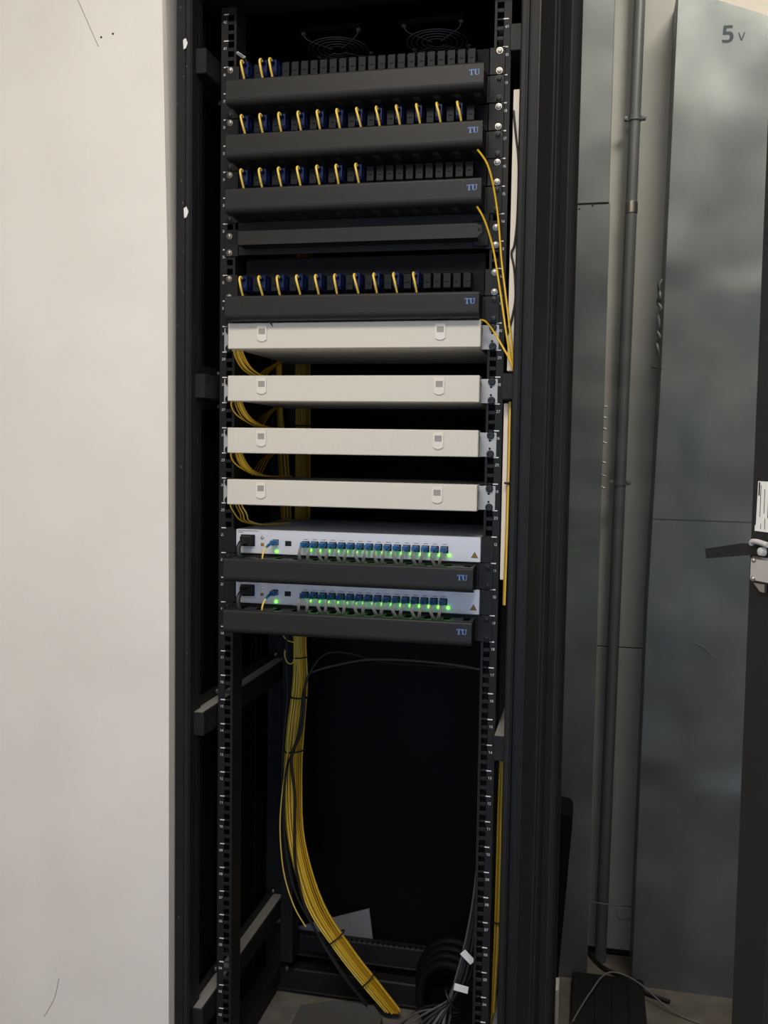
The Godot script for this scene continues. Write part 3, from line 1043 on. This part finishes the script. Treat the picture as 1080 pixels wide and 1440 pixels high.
# ---------------------------------------------------------------- cabling
func cabling() -> void:
	var Y := [M.yellow, M.yellow_deep, M.yellow, M.yellow_pale]
	# the great yellow bundle
	var t := thing("fiber_bundle", "thick yellow bundle of fibers strapped together, falling to the cabinet floor", "cable bundle")
	var pts := [Vector3(-0.206, 1.80, -0.352), Vector3(-0.206, 1.6, -0.352), Vector3(-0.206, 1.39, -0.352), Vector3(-0.204, 1.18, -0.352), Vector3(-0.199, 1.0, -0.335), Vector3(-0.191, 0.83, -0.30), Vector3(-0.189, 0.73, -0.30), Vector3(-0.199, 0.62, -0.30), Vector3(-0.202, 0.52, -0.30), Vector3(-0.193, 0.39, -0.30), Vector3(-0.152, 0.257, -0.30), Vector3(-0.088, 0.157, -0.31), Vector3(-0.035, 0.085, -0.325), Vector3(0.012, 0.022, -0.34)]
	bundle(t, pts, [0.016, 0.016, 0.016, 0.016, 0.016, 0.0135, 0.016, 0.019, 0.020, 0.019, 0.021, 0.0215, 0.021, 0.019], 40, 0.0017, Y, 0.7)
	for d in [[Vector3(-0.190, 0.785, -0.30), 0.017, 0.1], [Vector3(-0.191, 0.70, -0.30), 0.018, 0.0], [Vector3(-0.200, 0.585, -0.30), 0.0225, 0.15], [Vector3(-0.107, 0.185, -0.307), 0.0245, 0.72], [Vector3(-0.040, 0.092, -0.324), 0.0245, 0.85], [Vector3(-0.205, 1.27, -0.352), 0.018, 0.0]]:
		ring_tie(t, d[0], d[1], d[1] * 0.8, d[2])
	# second dim bundle with looping tails behind the trays
	t = thing("fiber_bundle", "slimmer dim yellow bundle with looping tails behind the trays", "cable bundle")
	bundle(t, [Vector3(-0.252, 1.42, -0.33), Vector3(-0.25, 1.30, -0.335), Vector3(-0.243, 1.22, -0.335), Vector3(-0.236, 1.1, -0.34), Vector3(-0.232, 0.95, -0.34)], [0.006, 0.006, 0.012, 0.013, 0.010], 12, 0.0015, Y, 0.6)
	ring_tie(t, Vector3(-0.246, 1.235, -0.335), 0.012, 0.01, 0.0)
	for k in 3:
		var yt: float = U(30 - 2 * k) - 0.052
		for s in 4:
			var st := mb()
			tube(st, [Vector3(-0.243 + s * 0.002, yt + 0.018, -0.31), Vector3(-0.252 + s * 0.003, yt + 0.010, -0.29), Vector3(-0.262 + s * 0.005, yt - 0.008, -0.25), Vector3(-0.262 + s * 0.006, yt - 0.036, -0.20)], 0.0014, 6, 5)
			obj("strand", st, M.yellow_deep, t)
	# bunches leaving the left ends of the trays
	var names := ["topmost", "second", "third", "lowest"]
	for k in 4:
		var yb := U(29 - 2 * k)
		t = thing("fiber_bunch", "small yellow fiber bunch drooping below the left end of the %s tray" % names[k], "cable bundle", Vector3.ZERO, "fiber bunches at the tray ends")
		var n: int = [7, 6, 6, 4][k]
		for s in n:
			var f := float(s) / (n - 1)
			var dx := f * 0.017 + rng.randf_range(-0.001, 0.001)
			var w := rng.randf_range(-0.004, 0.004)
			var deep := 0.0 if k != 3 else -0.01
			var st := mb()
			tube(st, [Vector3(-0.2145 + dx * 0.6, yb + 0.012, 0.012), Vector3(-0.2165 + dx * 0.9 - (0.006 if s == 0 and k > 0 else 0.0), yb - 0.002, 0.016), Vector3(-0.213 + dx - (0.006 if s == 0 and k > 0 else 0.0), yb - 0.018 + w * 0.3, 0.006), Vector3(-0.207 + dx * 1.05 + w * 0.6 + deep, yb - 0.031, -0.014), Vector3(-0.198 + dx * 1.1 + w + deep, yb - 0.0395, -0.045), Vector3(-0.188 + dx * 1.2 + w * 1.5 + deep, yb - 0.0425, -0.09), Vector3(-0.178 + dx, yb - 0.0425, -0.14)], 0.0014, 6, 5)
			obj("strand", st, Y[s % 4], t)
	# long cords on the right
	var runs := [
		["yellow cord leaving the second cable manager and running down the right rail", [Vector3(0.206, 1.700, 0.055), Vector3(0.224, 1.672, 0.045), Vector3(0.237, 1.61, 0.03), Vector3(0.2455, 1.53, 0.026), Vector3(0.2545, 1.47, 0.031), Vector3(0.2655, 1.395, 0.035), Vector3(0.2690, 1.355, 0.036)]],
		["yellow cord leaving the third cable manager and running down the right rail", [Vector3(0.207, 1.611, 0.055), Vector3(0.219, 1.590, 0.045), Vector3(0.2315, 1.55, 0.03), Vector3(0.243, 1.49, 0.028), Vector3(0.2555, 1.42, 0.037), Vector3(0.264, 1.375, 0.0385), Vector3(0.2685, 1.352, 0.040)]],
		["short yellow cord crossing the right ear of the topmost off-white tray", [Vector3(0.213, 1.434, 0.035), Vector3(0.222, 1.432, 0.034), Vector3(0.234, 1.418, 0.026), Vector3(0.2485, 1.395, 0.030), Vector3(0.2655, 1.367, 0.043), Vector3(0.2700, 1.356, 0.044)]]]
	for r in runs:
		var st := mb()
		tube(st, r[1], 0.0017, 7, 6)
		tag(obj("patch_cord", st, M.yellow, null), r[0], "patch cord", "long cords at the right rail")
	t = thing("fiber_bunch", "thin yellow cords tied together beside the right rail, level with the trays", "cable bundle")
	bundle(t, [Vector3(0.2655, 1.302, 0.038), Vector3(0.2655, 1.25, 0.038), Vector3(0.2655, 1.2, 0.038), Vector3(0.2655, 1.1, 0.038), Vector3(0.265, 1.05, 0.038), Vector3(0.2645, 1.0, 0.038), Vector3(0.264, 0.97, 0.038)], [0.002, 0.002, 0.002, 0.002, 0.002, 0.002, 0.002], 4, 0.0015, Y)
	ring_tie(t, Vector3(0.2655, 1.17, 0.038), 0.0048, 0.005, 0.0, 0.002)
	t = thing("fiber_bunch", "thin yellow cords hanging beside the foot of the right rail", "cable bundle")
	bundle(t, [Vector3(0.258, 0.72, -0.06), Vector3(0.2575, 0.6, -0.06), Vector3(0.257, 0.45, -0.06), Vector3(0.256, 0.35, -0.06), Vector3(0.253, 0.22, -0.06), Vector3(0.252, 0.16, -0.06)], [0.002, 0.004, 0.004, 0.004, 0.003, 0.002], 6, 0.0015, Y)
	ring_tie(t, Vector3(0.2565, 0.385, -0.06), 0.008, 0.006, 0.0, 0.0016)
	# white duct rear right
	t = thing("cable_duct", "white plastic cable duct standing upright between the right rail and post", "cable duct")
	var sd := mb()
	bx(sd, Vector3(0.2590, 1.352, 0.012), Vector3(0.2685, 1.800, 0.026), 0.001)
	bx(sd, Vector3(0.2555, 1.010, 0.012), Vector3(0.2625, 1.300, 0.026), 0.001)
	obj("duct_body", sd, M.pvc, t)
	sd = mb()
	bx(sd, Vector3(0.2586, 1.352, 0.0255), Vector3(0.2689, 1.799, 0.029), 0.001)
	bx(sd, Vector3(0.2551, 1.010, 0.0255), Vector3(0.2629, 1.300, 0.029), 0.001)
	obj("duct_lid", sd, M.pvc, t)
	var c1 := mb()
	tube(c1, [Vector3(0.2595, 1.765, 0.0315), Vector3(0.2635, 1.73, 0.0315), Vector3(0.2695, 1.68, 0.0315), Vector3(0.2695, 1.60, 0.0315), Vector3(0.266, 1.555, 0.0315), Vector3(0.2615, 1.54, 0.0315), Vector3(0.2665, 1.515, 0.0315), Vector3(0.2695, 1.47, 0.0315), Vector3(0.2645, 1.435, 0.0315), Vector3(0.2575, 1.41, 0.029)], 0.0018, 8, 6)
	tag(obj("cable", c1, M.dark_cord), "black cable crossing in front of the white duct", "cable")
	# black cables with the bundle
	var blacks := [
		["black cable arching from the right rail over to the yellow bundle", M.dark_cord, 0.0026, [Vector3(0.236, 0.822, -0.13), Vector3(0.12, 0.808, -0.2), Vector3(0.0, 0.795, -0.26), Vector3(-0.09, 0.805, -0.28), Vector3(-0.135, 0.795, -0.28), Vector3(-0.165, 0.75, -0.278), Vector3(-0.176, 0.70, -0.275), Vector3(-0.178, 0.66, -0.272), Vector3(-0.190, 0.60, -0.27), Vector3(-0.207, 0.555, -0.27), Vector3(-0.213, 0.48, -0.27), Vector3(-0.207, 0.38, -0.27), Vector3(-0.18, 0.28, -0.27), Vector3(-0.112, 0.16, -0.285), Vector3(-0.062, 0.087, -0.295), Vector3(-0.022, 0.035, -0.31)]],
		["black cable crossing straight over the front of the yellow bundle", M.dark_cord, 0.003, [Vector3(-0.17, 0.715, -0.272), Vector3(-0.176, 0.64, -0.27), Vector3(-0.196, 0.58, -0.268), Vector3(-0.189, 0.50, -0.27), Vector3(-0.189, 0.42, -0.272), Vector3(-0.186, 0.34, -0.275), Vector3(-0.16, 0.24, -0.28), Vector3(-0.098, 0.138, -0.283), Vector3(-0.056, 0.08, -0.292), Vector3(-0.012, 0.02, -0.305)]],
		["thin black cable hanging on the left of the yellow bundle", M.dark_cord, 0.002, [Vector3(-0.214, 0.86, -0.29), Vector3(-0.217, 0.78, -0.29), Vector3(-0.214, 0.70, -0.29), Vector3(-0.219, 0.6, -0.28), Vector3(-0.220, 0.5, -0.28), Vector3(-0.213, 0.4, -0.28), Vector3(-0.19, 0.29, -0.28)]],
		["grey cable stretched across the open lower bay", M.grey_cable, 0.0022, [Vector3(0.238, 0.835, -0.06), Vector3(0.15, 0.826, -0.14), Vector3(0.03, 0.81, -0.22), Vector3(-0.05, 0.795, -0.26), Vector3(-0.13, 0.770, -0.28), Vector3(-0.165, 0.755, -0.29)]]]
	for b in blacks:
		var st := mb()
		tube(st, b[3], b[2], 8, 6)
		tag(obj("cable", st, b[1]), b[0], "cable")
	t = thing("fiber_loop", "small pale yellow loop hanging left of the bundle top", "cable")
	var sl := mb()
	tube(sl, [Vector3(-0.232, 0.842, -0.29), Vector3(-0.216, 0.822, -0.29), Vector3(-0.198, 0.818, -0.29), Vector3(-0.19, 0.82, -0.30)], 0.0014, 6, 6)
	tube(sl, [Vector3(-0.220, 0.80, -0.29), Vector3(-0.219, 0.785, -0.288), Vector3(-0.210, 0.773, -0.286), Vector3(-0.200, 0.777, -0.286), Vector3(-0.197, 0.80, -0.29)], 0.0014, 6, 6)
	obj("loop", sl, M.yellow_pale, t)
	t = thing("fiber_pair", "single yellow cord hanging apart on the left of the bundle", "cable")
	sl = mb()
	tube(sl, [Vector3(-0.205, 0.60, -0.275), Vector3(-0.218, 0.50, -0.275), Vector3(-0.222, 0.42, -0.275), Vector3(-0.213, 0.33, -0.275), Vector3(-0.19, 0.26, -0.275), Vector3(-0.165, 0.215, -0.28)], 0.0015, 6, 6)
	obj("strand", sl, M.yellow_pale, t)
	# dark cables in the lower right corner
	t = thing("cable_bundle", "black and grey cables with white tags gathered at the right rail foot", "cable bundle")
	var ends := [Vector3(-0.02, 0.03, -0.10), Vector3(0.02, 0.03, -0.06), Vector3(0.06, 0.03, -0.03), Vector3(0.10, 0.02, -0.02), Vector3(0.13, 0.02, -0.02), Vector3(0.16, 0.02, -0.03), Vector3(0.0, 0.02, -0.18), Vector3(0.04, 0.02, -0.14), Vector3(0.08, 0.02, -0.10), Vector3(-0.03, 0.02, -0.15), Vector3(0.11, 0.02, -0.08), Vector3(0.17, 0.02, -0.07)]
	for k in ends.size():
		var e: Vector3 = ends[k]
		var o := Vector3(cos(k * 2.4), 0, sin(k * 2.4)) * 0.0042 * sqrt(k + 0.5)
		var st := mb()
		var m := Vector3(0.174, 0.215, -0.09)
		tube(st, [Vector3(0.224, 0.50, -0.075) + o * 0.4, Vector3(0.216, 0.40, -0.085) + o * 0.6, Vector3(0.206, 0.318, -0.09) + o * 0.9, Vector3(0.193, 0.258, -0.09) + o, m + o * Vector3(0.8, 0, 0.8) + Vector3(0, o.x, 0), m.lerp(e, 0.35) + Vector3(0, 0.012 + o.z, 0), m.lerp(e, 0.7) + Vector3(0, 0.006 + o.z, 0), e], 0.0032 if k % 3 else 0.0022, 7, 6)
		obj("cable", st, M.grey_cable if k in [0, 2, 4, 7, 9] else M.dark_cord, t)
	ring_tie(t, Vector3(0.174, 0.216, -0.09), 0.019, 0.017, -0.95, 0.0024)
	for d in [[Vector3(0.204, 0.308, -0.070), -0.75], [Vector3(0.1935, 0.249, -0.068), -0.15]]:
		var st := mb()
		bx(st, Vector3(-0.013, -0.0065, -0.001), Vector3(0.013, 0.0065, 0.001), 0.0005, Transform3D(Basis(Vector3(0, 0, 1), d[1]), d[0]))
		obj("cable_tag", st, M.paint, t)

# ---------------------------------------------------------------- cabinet floor and the corner outside
func floor_things() -> void:
	var st := mb()
	prism(st, PackedVector2Array([Vector2(-0.238, 0.118), Vector2(-0.069, 0.181), Vector2(-0.058, 0.1), Vector2(-0.236, 0.1)]), -0.4615, -0.458)
	tag(obj("cover_plate", st, M.plate), "grey metal plate leaning behind the rear base rail", "metal plate")
	var t := thing("floor_box", "dark open box lying on the cabinet floor below the bundle", "box")
	st = mb()
	bx(st, Vector3(-0.18, 0.0, -0.30), Vector3(0.0, 0.03, -0.22), 0.002)
	prism(st, PackedVector2Array([Vector2(-0.18, 0.03), Vector2(-0.11, 0.05), Vector2(-0.02, 0.052), Vector2(0.0, 0.03)]), -0.30, -0.296)
	obj("box_body", st, M.card, t)
	st = mb()
	prism(st, PackedVector2Array([Vector2(-0.18, 0.0305), Vector2(-0.06, 0.0305), Vector2(-0.085, 0.05)]), -0.22, -0.217)
	obj("flap", st, M.card, t)
	t = thing("cable_coil", "coil of thick black hose at the back right of the cabinet floor", "cable coil")
	st = mb()
	for k in 4:
		var ring := []
		for i in 25:
			var a := TAU * i / 24
			ring.append(Vector3(0.138 + cos(a) * (0.07 - k * 0.004), 0.095 + sin(a) * (0.085 - k * 0.005), -0.36 + k * 0.022 + sin(a * 2.0) * 0.004))
		tube(st, ring, 0.010, 8, 2)
	obj("hose", st, M.inner, t)
	# left riser trunk
	t = thing("metal_trunk", "narrow dented galvanised cable trunk beside the cabinet, with a cross seam", "cable trunk")
	st = mb()
	bx(st, Vector3(0.15, 0.0, -0.742), Vector3(0.419, 1.773, -0.604), 0.0015)
	obj("lower_cover", st, M.galv, t)
	st = mb()
	bx(st, Vector3(0.15, 1.7735, -0.742), Vector3(0.4165, 2.69, -0.601), 0.0015)
	obj("upper_cover", st, M.galv, t)
	for y in [1.327, 1.302, 1.277, 1.246, 1.202, 1.172, 1.145]:
		st = mb()
		screw(st, Vector3(0.4195, y, -0.612), 0.003, Vector3(1, 0, 0))
		tube(st, [Vector3(0.419, y, -0.612), Vector3(0.4265, y - 0.001, -0.612)], 0.0016, 6, 1)
		obj("rivet", st, M.zinc, t)
	st = mb()
	for p in [Vector2(0.331, 1.93), Vector2(0.332, 1.918), Vector2(0.336, 1.892), Vector2(0.341, 1.885), Vector2(0.335, 1.868), Vector2(0.352, 1.763), Vector2(0.381, 1.769)]:
		lathe(st, [[0.0022, 0.0], [0.0015, 0.0012], [0.0, 0.0014]], 7, Transform3D(Basis(Vector3.RIGHT, PI / 2) * Basis(Vector3.UP, p.x * 40.0), Vector3(p.x, p.y, -0.604 if p.y < 1.77 else -0.601)))
	obj("splatter", st, M.tie, t)
	# conduit pipe
	t = thing("conduit_pipe", "grey vertical conduit pipe clamped to the wall between the two trunks", "pipe")
	var a0 := Vector3(0.4755, 2.69, -0.70)
	var a1 := Vector3(0.450, 0.0, -0.70)
	st = mb()
	tube(st, [a0, a0.lerp(a1, 0.335)], 0.0128, 20, 1)
	obj("upper_length", st, M.conduit, t)
	st = mb()
	tube(st, [a0.lerp(a1, 0.335), a1], 0.0135, 20, 1)
	obj("lower_length", st, M.conduit, t)
	for d in [[1.784, 0.0148, 0.012]]:
		var c := a0.lerp(a1, (2.69 - d[0]) / 2.69)
		st = mb()
		lathe(st, [[0.0128, -d[2] - 0.003], [d[1], -d[2]], [d[1], d[2]], [0.0128, d[2] + 0.003]], 20, Transform3D(Basis(), c))
		obj("coupling", st, M.zinc, t)
	for y in [1.984, 1.154]:
		var c := a0.lerp(a1, (2.69 - y) / 2.69)
		st = mb()
		lathe(st, [[0.0130, -0.0055], [0.0155, -0.005], [0.0155, 0.005], [0.0130, 0.0055]], 20, Transform3D(Basis(), c))
		for sx in [-1.0, 1.0]:
			bx(st, c + Vector3(sx * 0.019 - 0.005, -0.005, -0.004), c + Vector3(sx * 0.019 + 0.005, 0.005, 0.004), 0.001)
			lathe(st, [[0.0045, 0.0], [0.0045, 0.004], [0.0, 0.005]], 8, Transform3D(Basis(Vector3.RIGHT, PI / 2), c + Vector3(sx * 0.021, 0, 0.004)))
		bx(st, c + Vector3(-0.005, -0.005, -0.044), c + Vector3(0.005, 0.005, -0.014), 0.001)
		obj("clamp", st, M.conduit, t)
	# right trunk, its upper end cut on a slope
	t = thing("metal_trunk", "wide galvanised sheet trunk behind the glass door, its top edge sloping", "cable trunk")
	st = mb()
	prism(st, PackedVector2Array([Vector2(0.520, 0.0), Vector2(0.5265, 0.85), Vector2(0.5317, 1.076), Vector2(0.5385, 1.35), Vector2(0.549, 2.235), Vector2(0.600, 2.203), Vector2(0.9, 2.085), Vector2(0.9, 0.0)]), -0.742, -0.608)
	obj("trunk_body", st, M.galv, t)
	st = mb()
	prism(st, PackedVector2Array([Vector2(0.5320, 1.0785), Vector2(0.5388, 1.35), Vector2(0.5494, 2.2345), Vector2(0.600, 2.2025), Vector2(0.9, 2.084), Vector2(0.9, 1.077)]), -0.608, -0.605)
	obj("upper_sheet", st, M.galv, t)
	st = mb()
	prism(st, PackedVector2Array([Vector2(0.5203, 0.0), Vector2(0.5268, 0.85), Vector2(0.5320, 1.076), Vector2(0.9, 1.073), Vector2(0.9, 0.0)]), -0.608, -0.606)
	obj("lower_sheet", st, M.galv, t)
	st = mb()
	text_into(st, "5", 0.050, Vector3(0.6530, 2.117, -0.6049), 0.0006, "Droid Sans", 700)
	text_into(st, "v", 0.030, Vector3(0.6810, 2.1135, -0.6049), 0.0006, "Droid Sans", 400)
	obj("stencil_mark", st, M.stamp, t)
	st = mb()
	for d in [[Vector3(0.634, 0.802, -0.605), Vector3(0.652, 0.795, -0.605), Vector3(0.664, 0.781, -0.605), Vector3(0.676, 0.776, -0.605)], [Vector3(0.645, 1.193, -0.6045), Vector3(0.6452, 1.186, -0.6045), Vector3(0.645, 1.18, -0.6045)], [Vector3(0.626, 1.757, -0.6045), Vector3(0.6262, 1.75, -0.6045), Vector3(0.626, 1.744, -0.6045)]]:
		tube(st, d, 0.0008, 5, 4)
	obj("scratch", st, M.zinc, t)
	# torn foam along the trunk's left flange
	t = thing("sealant_strip", "torn grey sealant strip clinging to the wide trunk's left edge", "sealant")
	st = mb()
	var sp := []
	for k in 14:
		var y := 1.605 - k * 0.0125
		sp.append(Vector3(0.5355 - 0.007 * absf(sin(k * 1.9)), y, -0.612 + 0.004 * sin(k * 2.7)))
	tube(st, sp, 0.004, 6, 3)
	obj("foam", st, M.conduit, t)
	st = mb()
	tube(st, [Vector3(0.541, 1.409, -0.606), Vector3(0.528, 1.412, -0.604), Vector3(0.518, 1.414, -0.602)], 0.0016, 6, 3)
	obj("wire_end", st, M.tie, t)
	# wire, hole cap, thin cables
	st = mb()
	tube(st, [Vector3(0.421, 0.148, -0.69), Vector3(0.445, 0.151, -0.68), Vector3(0.48, 0.150, -0.68), Vector3(0.507, 0.147, -0.69), Vector3(0.523, 0.138, -0.70), Vector3(0.5285, 0.118, -0.70), Vector3(0.532, 0.092, -0.70)], 0.0017, 7, 6)
	tag(obj("earth_wire", st, M.grey_cord), "thin bare wire hooked across the pipe near the floor", "wire")
	st = mb()
	lathe(st, [[0.019, 0.0], [0.019, 0.002], [0.016, 0.0035], [0.0, 0.0037]], 24, Transform3D(Basis(Vector3.RIGHT, PI / 2), Vector3(0.503, 0.105, -0.744)))
	tag(obj("blanking_cap", st, M.backwall), "round blanking cap low on the wall beside the pipe", "wall cap")
	st = mb()
	tube(st, [Vector3(0.375, 0.004, -0.36), Vector3(0.402, 0.030, -0.42), Vector3(0.43, 0.036, -0.50), Vector3(0.455, 0.040, -0.56), Vector3(0.485, 0.040, -0.58), Vector3(0.535, 0.032, -0.56), Vector3(0.62, 0.004, -0.50), Vector3(0.75, 0.004, -0.46), Vector3(0.95, 0.004, -0.42)], 0.0018, 7, 6)
	tag(obj("floor_cable", st, M.grey_cord), "thin pale cable lying on the floor behind the glass door", "cable")
	st = mb()
	tube(st, [Vector3(0.42, 0.004, -0.725), Vector3(0.455, 0.006, -0.66), Vector3(0.50, 0.005, -0.63), Vector3(0.54, 0.004, -0.58), Vector3(0.6, 0.004, -0.55)], 0.005, 8, 6)
	tag(obj("floor_cable", st, M.dark_cord), "thick black cable along the foot of the wall below the pipe", "cable")
	t = thing("dark_floor_slab", "flat black slab added to darken the floor at the foot of the conduit pipe", "floor slab")
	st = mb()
	bx(st, Vector3(0.385, 0.0, -0.60), Vector3(0.545, 0.022, -0.30), 0.005)  # added dark slab standing in for the shade on this floor
	obj("slab_body", st, M.black, t)
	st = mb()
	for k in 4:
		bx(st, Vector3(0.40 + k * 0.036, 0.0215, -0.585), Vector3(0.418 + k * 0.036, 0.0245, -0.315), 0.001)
	obj("slab_rib", st, M.black, t)
	# black case and pale box behind the cabinet's right post
	t = thing("equipment_case", "tall black case with rounded top corner standing behind the right post", "case")
	st = mb()
	prism(st, PackedVector2Array([Vector2(0.305, 0.0), Vector2(0.352, 0.0), Vector2(0.3775, 0.42), Vector2(0.3765, 0.434), Vector2(0.370, 0.4425), Vector2(0.36, 0.445), Vector2(0.305, 0.443)]), -0.56, -0.45)
	obj("case_body", st, M.inner, t)
	st = mb()
	lathe(st, [[0.004, 0.0], [0.004, 0.006], [0.0, 0.008]], 10, Transform3D(Basis(), Vector3(0.327, 0.443, -0.49)))
	obj("knob", st, M.tie, t)
	t = thing("carton", "small pale box with a raised edge on the floor behind the post", "box")
	st = mb()
	bx(st, Vector3(0.306, 0.0, -0.44), Vector3(0.352, 0.076, -0.395), 0.002)
	obj("box_body", st, M.ear, t)
	st = mb()
	bx(st, Vector3(0.350, 0.0, -0.442), Vector3(0.360, 0.087, -0.392), 0.0015)
	obj("edge_strip", st, M.white, t)
	st = mb()
	tube(st, [Vector3(0.306, 0.041, -0.3945), Vector3(0.33, 0.040, -0.3935), Vector3(0.350, 0.0385, -0.3945)], 0.0016, 6, 4)
	obj("strap", st, M.white, t)

func _ready() -> void:
	rng.seed = 1207
	view_and_light()
	materials()
	room()
	cabinet()
	rack_gear()
	cabling()
	floor_things()
